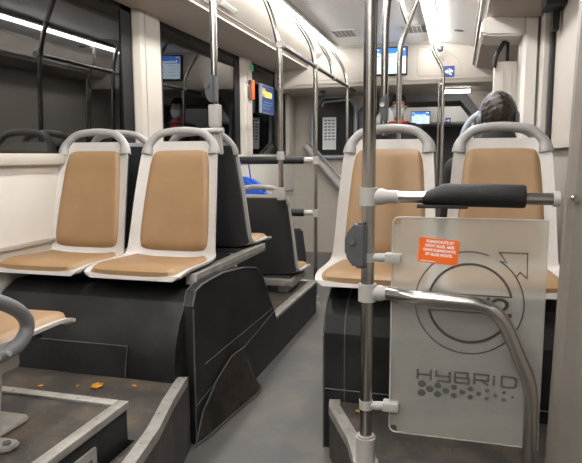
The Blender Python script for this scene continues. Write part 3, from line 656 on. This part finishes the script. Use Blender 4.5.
# monitors
def monitor(label, c, w, h, txt, small=False):
    p = thing('monitor', label, 'monitor', c)
    m = MB(); m.box(-w/2-.012, w/2+.012, -.02, .03, -h/2-.014, h/2+.014, .004); m.build('housing', 'black', p)
    m = MB(); m.box(-w/2, w/2, -.0225, -.019, -h/2, h/2); m.build('screen', 'scr_w', p, smooth=False)
    m = MB(); m.box(-w/2+.006, w/2, -.024, -.022, h/2-h*.33, h/2); m.build('header_band', 'scr_b', p, smooth=False)
    m = MB(); tb = text_bm(txt, h*.19, .0003, bold=.0008); tb.transform(Matrix.Translation((-.005, -.0246, h*.255)) @ UP); m.add(tb)
    m.box(-w*.46, -w*.34, -.025, -.0243, h*.42, h*.46); m.box(w*.3, w*.46, -.025, -.0243, h*.40, h*.47); m.build('header_text', 'scr_t', p, smooth=False)
    m = MB()
    for i in range(4):
        z = h*(.08-.14*i); m.box(-w*.46, -w*.43, -.0243, -.0225, z-.006, z+.008); m.box(-w*.36, -w*(.05+.08*(i % 2)), -.0243, -.0225, z-.003, z+.002); m.box(w*.1, w*(.25+.05*(i % 2)), -.0243, -.0225, z-.003, z+.002)
        m.box(-w*.47, w*.46, -.0243, -.0225, z-.0145, z-.0135)
    m.build('timetable_lines', 'scr_l', p, smooth=False)
monitor('lit monitor with blue header on the bulkhead below the ceiling', (-.685, 6.075, 2.085), .315, .245, 'Rubbengelde')
monitor('small distant lit monitor in the far front section', (-.645, 10.46, 1.79), .30, .2, 'Rubbengelde')
def arrow_sticker(label, c, s):
    p = thing('arrow_sticker', label, 'sticker', c, 0)
    m = MB(); m.box(-s, s, -.001, .001, -s, s); m.build('film', 'blue', p, smooth=False)
    m = MB(); k = s/.055
    for poly in ([(-.045, .0), (-.012, .022), (-.012, .008), (.04, .008), (.04, -.008), (-.012, -.008), (-.012, -.022)], [(.0, .032), (.03, .014), (.022, .0), (-.002, .016)], [(.004, -.01), (.03, -.03), (.02, -.038), (-.004, -.02)]):
        m.prism([(a*k, b_*k) for a, b_ in poly], 'y', -.0016, -.0009)
    m.build('symbol', 'white', p, smooth=False)
arrow_sticker('square blue sticker with white arrow symbol on the bulkhead right of the monitor', (-.115, 6.095, 1.965), .053)
arrow_sticker('tiny blue sticker on the far front section bulkhead', (-.19, 10.495, 1.74), .045)

# hammer, advert screen, exit sticker on the left windows
p = thing('emergency_hammer', 'orange emergency hammer clipped to the second left window pillar', 'hammer', (-1.862, 5.20, 1.76))
m = MB(); m.box(-.006, .012, -.045, .045, -.09, .03, .004); m.build('holder', 'dgrey', p)
m = MB(); m.box(.01, .035, .0, .05, -.09, .085, .008); m.build('handle', 'orangeplastic', p)
m = MB(); m.tube([(.02, -.045, .07), (.02, .0, .07)], .012, 12); m.build('head', 'dgrey', p)
p = thing('advert_screen', 'small dark blue advert screen with yellow heading on the third left window', 'screen', (-1.875, 5.76, 1.715), 0)
m = MB(); m.box(-.02, .01, -.205, .205, -.14, .14, .004); m.build('housing', 'lavender', p)
m = MB(); m.box(.0095, .012, -.195, .195, -.13, .13); m.build('screen', 'ad_b', p, smooth=False)
RX = Matrix.Rotation(PI/2, 4, 'Z')
m = MB(); tb = text_bm('Hause', .12, .0003, bold=.002); tb.transform(Matrix.Translation((.0125, -.03, .055)) @ RX @ UP); m.add(tb); m.build('heading', 'ad_y', p, smooth=False)
m = MB()
for i, (a, b_) in enumerate([(-.14, .14), (-.16, .1), (-.16, .06)]): m.box(.012, .0128, a, b_, -.035-.03*i, -.025-.03*i)
m.build('text_lines', 'scr_l', p, smooth=False)
m = MB(); m.box(-1.8605, -1.858, 5.22, 5.31, 1.935, 1.99); tag(m.build('exit_sticker', 'green', smooth=False), 'small green sticker above the orange hammer on the window pillar', 'sticker')

# partition glazing at the front left
p = thing('partition_glazing', 'dark rounded glass pane with thick frame in the front left partition', 'glass panel', (-1.42, 6.80, 1.5))
out = fillet([(-.0, 0, .33), (.2, 0, .33), (.27, 0, .2), (.27, 0, -.25), (.17, 0, -.36), (-.17, 0, -.36), (-.245, 0, -.25), (-.245, 0, .15), (-.11, 0, .33), (0, 0, .33)], .08)
m = MB(); m.tube(out[:-1], .022, 10, closed=True); m.build('frame', 'lavender', p)
m = MB(); m.prism([(q.x, q.z) for q in out[:-1]], 'y', .0, .02); m.build('pane', 'darkglass', p, smooth=False)
m = MB(); m.tube(fillet([(-.12, -.02, .22), (-.10, -.03, .27), (.24, -.03, .29)], .03), .012, 10); m.build('top_bar', 'shell', p)
p2 = thing('paper_notice', 'white printed notice hanging in the dark rounded glass at front left', 'notice', (-1.45, 6.775, 1.41))
m = MB(); m.box(-.08, .08, -.003, .003, -.185, .185); m.build('sheet', 'paper', p2, smooth=False)
m = MB()
for i in range(7):
    for j in range(3): m.box(-.06+j*.045, -.028+j*.045, -.004, -.003, .14-i*.036, .157-i*.036)
m.build('print', 'cabin', p2, smooth=False)
m = MB(); m.tube([(-1.73, 6.75, 1.27), (-1.25, 6.75, .73)], .042, 12); m.tube([(-1.70, 6.76, 1.33), (-1.2, 6.76, .78)], .012, 10); tag(m.build('diagonal_rail', 'clamp'), 'slanted pale rail on the beige front left partition', 'rail')

# leaves
def leaf(label, x, y, z, s, rz):
    b = bmesh.new(); pts = [(0, -1), (.35, -.5), (.75, -.35), (.5, .05), (.62, .5), (.25, .45), (0, 1), (-.25, .5), (-.7, .42), (-.45, .0), (-.7, -.4), (-.3, -.5)]
    c = b.verts.new((0, 0, .18*s)); vs = [b.verts.new((a*s, q*s, (.05+.25*random.random())*s)) for a, q in pts]
    for i in range(12): b.faces.new((c, vs[i], vs[(i+1) % 12]))
    bmesh.ops.solidify(b, geom=b.faces[:], thickness=.001); m = MB(); m.add(b); o = m.build('fallen_leaf', 'leaf', None); o.location = (x, y, z); o.rotation_euler = (0, 0, rz); tag(o, label, 'leaf', 'fallen leaves on the bus floor'); return o
leaf('largest yellow leaf lying before the left wheel arch', -1.271, 1.826, .303, .034, .4)
leaf('small yellow leaf scrap by the nosing right of the largest leaf', -1.137, 1.862, .303, .013, 1.2)
leaf('yellow leaf scrap lying left of the largest leaf on the low platform', -1.477, 1.772, .303, .012, 2.)
leaf('pale leaf scrap just left of the largest leaf', -1.343, 1.808, .303, .009, 2.6)
leaf('yellow leaf scrap on the right platform beside the near steel pole', -.33, 2.08, .203, .018, .7)

# ------------------------------------------------------------------ people
def remesh_body(m, voxel=.009):
    me = bpy.data.meshes.new('t'); m.bm.to_mesh(me); m.bm.free(); o = bpy.data.objects.new('t', me); C.objects.link(o)
    r = o.modifiers.new('r', 'REMESH'); r.mode = 'VOXEL'; r.voxel_size = voxel
    s = o.modifiers.new('s', 'SMOOTH'); s.factor = .5; s.iterations = 4
    dg = bpy.context.evaluated_depsgraph_get(); dg.update(); res = bpy.data.meshes.new_from_object(o.evaluated_get(dg))
    bpy.data.objects.remove(o); bpy.data.meshes.remove(me); return res
def mesh_obj(name, me, mt, parent):
    me.materials.clear(); me.materials.append(M[mt])
    for p in me.polygons: p.use_smooth = True
    o = bpy.data.objects.new(name, me); C.objects.link(o); o.parent = parent; return o
def shell_of(me, test, off, name, mt, parent):
    b = bmesh.new(); b.from_mesh(me); b.normal_update()
    bmesh.ops.delete(b, geom=[f for f in b.faces if not test(f.calc_center_median())], context='FACES')
    N = {v: v.normal.copy() for v in b.verts}
    for v in b.verts: v.co += N[v]*off
    bmesh.ops.smooth_vert(b, verts=b.verts[:], factor=.5, use_axis_x=True, use_axis_y=True, use_axis_z=True)
    r = bmesh.ops.solidify(b, geom=b.faces[:], thickness=.004)
    me2 = bpy.data.meshes.new(name); b.to_mesh(me2); b.free(); return mesh_obj(name, me2, mt, parent)
def hand(m, w, d, side, fw):
    """w wrist, d direction of fingers, fw forward"""
    w, d = Vector(w), Vector(d).normalized(); f = Vector(fw); pal = w+d*.085
    m.capsule(w, w+d*.04, .026, .03); 
    for k in range(4): m.capsule(w+d*.03+f*(.026-.0175*k), pal+f*(.03-.02*k), .015, .0135)
    sd = d.cross(f)
    for k, ln in enumerate((.066, .075, .07, .055)):
        a = pal+f*(.031-.0205*k); q = a+d*ln*.55+sd*.006*side; e = q+d*ln*.45+sd*.02*side; m.capsule(a, q, .0095, .0088); m.capsule(q, e, .0088, .0075)
    t0 = w+d*.03+f*.024; t1 = t0+d*.03+f*.03; m.capsule(t0, t1, .013, .011); m.capsule(t1, t1+d*.03+f*.008, .011, .009)
def head(m0, c, fy, k=1.):
    m = MB(); head_(m, c, fy); m.bm.transform(Matrix.Translation(c) @ Matrix.Scale(k, 4) @ Matrix.Translation(-Vector(c))); me = bpy.data.meshes.new('t'); m.bm.to_mesh(me); m.bm.free(); m0.bm.from_mesh(me); bpy.data.meshes.remove(me)
def head_(m, c, fy):
    """c head centre; fy = +1 looks to +Y, -1 looks to -Y"""
    c = Vector(c)
    m.ell(c+V(0, -.012*fy, .022), (.075, .094, .092)); m.ell(c+V(0, .022*fy, -.035), (.058, .062, .082)); m.ell(c+V(0, .045*fy, -.082), (.034, .03, .026))
    m.capsule(c+V(0, .085*fy, .01), c+V(0, .10*fy, -.028), .009, .015); m.ell(c+V(0, .076*fy, .028), (.05, .016, .010))
    m.ell(c+V(0, .08*fy, -.055), (.024, .01, .008))
    for s in (-1, 1): m.ell(c+V(.077*s, -.008*fy, -.008), (.011, .02, .032)); m.ell(c+V(.032*s, .06*fy, -.018), (.022, .022, .02))
    m.capsule(c+V(0, -.03*fy, -.05), c+V(0, -.045*fy, -.19), .052, .058)
def face_bits(root, c, fy):
    c = Vector(c)
    for s in (-1, 1):
        m = MB(); m.ell(c+V(.031*s, .083*fy, .006), (.014, .008, .009)); e = m.build('eye', 'eye', root)
        m = MB(); m.ell(c+V(.031*s, .0895*fy, .006), (.006, .003, .006)); m.build('iris', 'iris', e)
        m = MB(); m.tube([c+V(.016*s, .094*fy, .028), c+V(.032*s, .093*fy, .033), c+V(.05*s, .082*fy, .028)], .004, 8); m.build('eyebrow', 'hairb', root)
def hair(root, c, fy, mt, nape=-.05, k=1.):
    c = Vector(c); m = MB(); m.ell(c+V(0, -.014*fy, .026), (.086, .106, .104), None, 64, 44)
    dl = []
    for v in m.bm.verts:
        q = v.co-c; front = q.y*fy
        lim = .055 if front > .045 else (.01 if front > .005 else nape+max(0, front+.06)*.6)
        if q.z < lim: dl.append(v)
        else:
            n = (math.sin(q.x*130+q.y*60)+math.sin(q.y*170+q.z*90)+math.sin(q.z*210-q.x*80))*.0022+random.uniform(-.0025, .0025); v.co += q.normalized()*n
    bmesh.ops.delete(m.bm, geom=dl, context='VERTS'); bmesh.ops.solidify(m.bm, geom=m.bm.faces[:], thickness=.012)
    m.bm.transform(Matrix.Translation(c) @ Matrix.Scale(k, 4) @ Matrix.Translation(-c)); return m.build('hair', mt, root, ang=80)

# passenger with headphones, seated facing forward (+Y)
hc = V(.178, 3.06, 1.338)
root = thing('person', 'seated passenger seen from behind with brown hair, headphones and black jacket', 'person', (.172, 3.07, .655))
o0 = V(.172, 3.07, .655)
m = MB(); head(m, hc-o0, 1, .86)
KH = .86
def b3(x, y, z): return V(x, y, z)
m.capsule(b3(0, .03, .11), b3(0, .0, .26), .125, .12); m.capsule(b3(0, 0, .26), b3(0, -.03, .40), .125, .135); m.ell(b3(0, .0, .33), (.17, .11, .17)); m.capsule(b3(-.14, -.035, .435), b3(.14, -.035, .435), .06, .06); m.capsule(b3(-.06, -.04, .47), b3(.06, -.04, .47), .055, .055)
m.ell(b3(0, .02, .10), (.17, .13, .10))
for s in (-1, 1):
    m.capsule(b3(.09*s, .03, .09), b3(.11*s, .43, .095), .085, .06); m.capsule(b3(.11*s, .43, .09), b3(.11*s, .47, -.36), .058, .038); m.capsule(b3(.11*s, .45, -.43), b3(.12*s, .63, -.455), .038, .028); m.capsule(b3(.11*s, .47, -.36), b3(.11*s, .455, -.42), .038, .036)
    sh = b3(.175*s, -.035, .425); el = b3(.205*s, .06, .17); wr = b3(.10*s, .27, .175); m.capsule(sh, el, .056, .042); m.capsule(el, wr, .042, .028); hand(m, wr, (-.25*s, .95, -.12), s, (-.3*s, -.1, .3) if False else (-.96*s, -.25, 0))
me = remesh_body(m); mesh_obj('body', me, 'skin', root)
hl = hc-o0
shell_of(me, lambda q: (q.z > .07 and q.y < .13 and q.z < .545 and not (q.z > .50 and abs(q.x) < .085 and q.y > .01)) or (q.z > .12 and q.z < .5 and abs(q.x) > .09 and q.y < .27), .012, 'jacket', 'jacket', root)
shell_of(me, lambda q: (q.z < .155 and q.y < .5 and q.z > -.38) and not (q.z > .125 and q.y > .2) and not (q.z > .155), .008, 'trousers', 'cloth2', root)
shell_of(me, lambda q: q.z <= -.37, .008, 'shoes', 'black', root)
hair(root, hl, 1, 'hair', -.075, .86); face_bits(root, hl*1+V(0, -.012, 0), 1)
m = MB(); m.tube([(hl.x, hl.y-.035, .50), (hl.x, hl.y-.04, .565), (hl.x, hl.y-.035, .625)], [.12, .09, .068], 24, caps=False); bmesh.ops.solidify(m.bm, geom=m.bm.faces[:], thickness=.01); m.build('collar', 'jacket', root)
hp = thing('headphones', 'grey over-ear headphones on the brown haired passenger', 'headphones', tuple(hc))
m = MB(); m.tube([(.078*math.cos(t), .02, .112*math.sin(t)-.002) for t in [PI*k/20 for k in range(21)]], .008, 10, 1.8); m.build('headband', 'hp', hp)
for s in (-1, 1):
    m = MB(); m.tube([(.074*s, 0.01, -.012), (.08*s, 0.01, -.012), (.092*s, 0.01, -.012), (.098*s, 0.01, -.012)], [.03, .038, .036, .026], 24); e = m.build('ear_cup', 'hp', hp)
    m = MB(); m.tube([(.066*s, .01, -.012), (.076*s, .01, -.012)], .034, 24); m.build('ear_pad', 'black', e)

# masked person standing in the passage, facing the camera (-Y)
hc = V(-.625, 6.42, 1.665); o0 = V(-.625, 6.44, 0)
root = thing('person', 'standing person with black hair, pale face mask, dark jacket and red scarf facing the camera', 'person', tuple(o0))
hl = hc-o0; m = MB(); head(m, hl, -1)
m.capsule(b3(0, 0, .95), b3(0, 0, 1.15), .13, .12); m.capsule(b3(0, 0, 1.15), b3(0, .01, 1.38), .125, .13); m.ell(b3(0, 0, 1.27), (.175, .11, .18)); m.capsule(b3(-.15, .015, 1.43), b3(.15, .015, 1.43), .058, .058); m.capsule(b3(-.06, .02, 1.465), b3(.06, .02, 1.465), .052, .052); m.ell(b3(0, 0, .93), (.17, .12, .11))
for s in (-1, 1):
    m.capsule(b3(.09*s, 0, .92), b3(.10*s, -.01, .5), .088, .056); m.capsule(b3(.10*s, -.01, .5), b3(.105*s, .02, .1), .056, .038); m.capsule(b3(.105*s, .03, .06), b3(.12*s, -.15, .035), .04, .03)
    sh = b3(.185*s, .015, 1.42); el = b3(.235*s, .03, 1.14); wr = b3(.235*s, -.02, .90); m.capsule(sh, el, .055, .042); m.capsule(el, wr, .042, .028); hand(m, wr, (0, -.08, -1), -s, (0, -1, .08))
me = remesh_body(m); mesh_obj('body', me, 'skin', root)
shell_of(me, lambda q: q.z > .86 and q.z < 1.505 and not (abs(q.x) > .19 and q.z < .91) and not (abs(q.x) < .07 and q.z > 1.46), .013, 'jacket', 'cloth2', root)
shell_of(me, lambda q: q.z <= .95 and q.z > .09 and abs(q.x) < .2 and not (abs(q.x) > .185 and q.z > .6), .009, 'trousers', 'jacket', root)
shell_of(me, lambda q: q.z <= .10, .008, 'shoes', 'black', root)
hair(root, hl, -1, 'hairb', -.05); face_bits(root, hl, -1)
shell_of(me, lambda q: q.z-hl.z < -.018 and q.z-hl.z > -.105 and q.y-hl.y < -.02 and abs(q.x) < .066, .008, 'face_mask', 'mask', root)
m = MB(); m.tube([(.075*math.cos(t), -.005+.07*math.sin(t), 1.495) for t in [2*PI*k/24 for k in range(24)]], .022, 12, closed=True); m.box(-.03, .03, -.125, -.105, 1.2, 1.48, .01); m.build('scarf', 'red', root)

# ------------------------------------------------------------------ world, camera, view
w = bpy.data.worlds.new('night'); scn.world = w; w.use_nodes = True
w.node_tree.nodes['Background'].inputs[0].default_value = (.004, .005, .008, 1); w.node_tree.nodes['Background'].inputs[1].default_value = .6
cam = bpy.data.cameras.new('camera'); co = bpy.data.objects.new('camera', cam); C.objects.link(co); scn.camera = co
cam.sensor_width = 36; cam.lens = 36*588/582; cam.clip_start = .05
yaw, pit, rol = math.radians(15.81), math.radians(7.29), math.radians(-.26)
F = V(-math.sin(yaw)*math.cos(pit), math.cos(yaw)*math.cos(pit), -math.sin(pit)); Rr = V(math.cos(yaw), math.sin(yaw), 0); U = Rr.cross(F)
R2 = Rr*math.cos(rol)+U*math.sin(rol); U2 = U*math.cos(rol)-Rr*math.sin(rol)
co.matrix_world = Matrix(((R2.x, U2.x, -F.x, 0), (R2.y, U2.y, -F.y, 0), (R2.z, U2.z, -F.z, 1.15), (0, 0, 0, 1)))
scn.view_settings.view_transform = 'Standard'; scn.view_settings.look = 'None'; scn.view_settings.gamma = 1; scn.view_settings.use_curve_mapping = False
scn.view_settings.exposure = 1.36
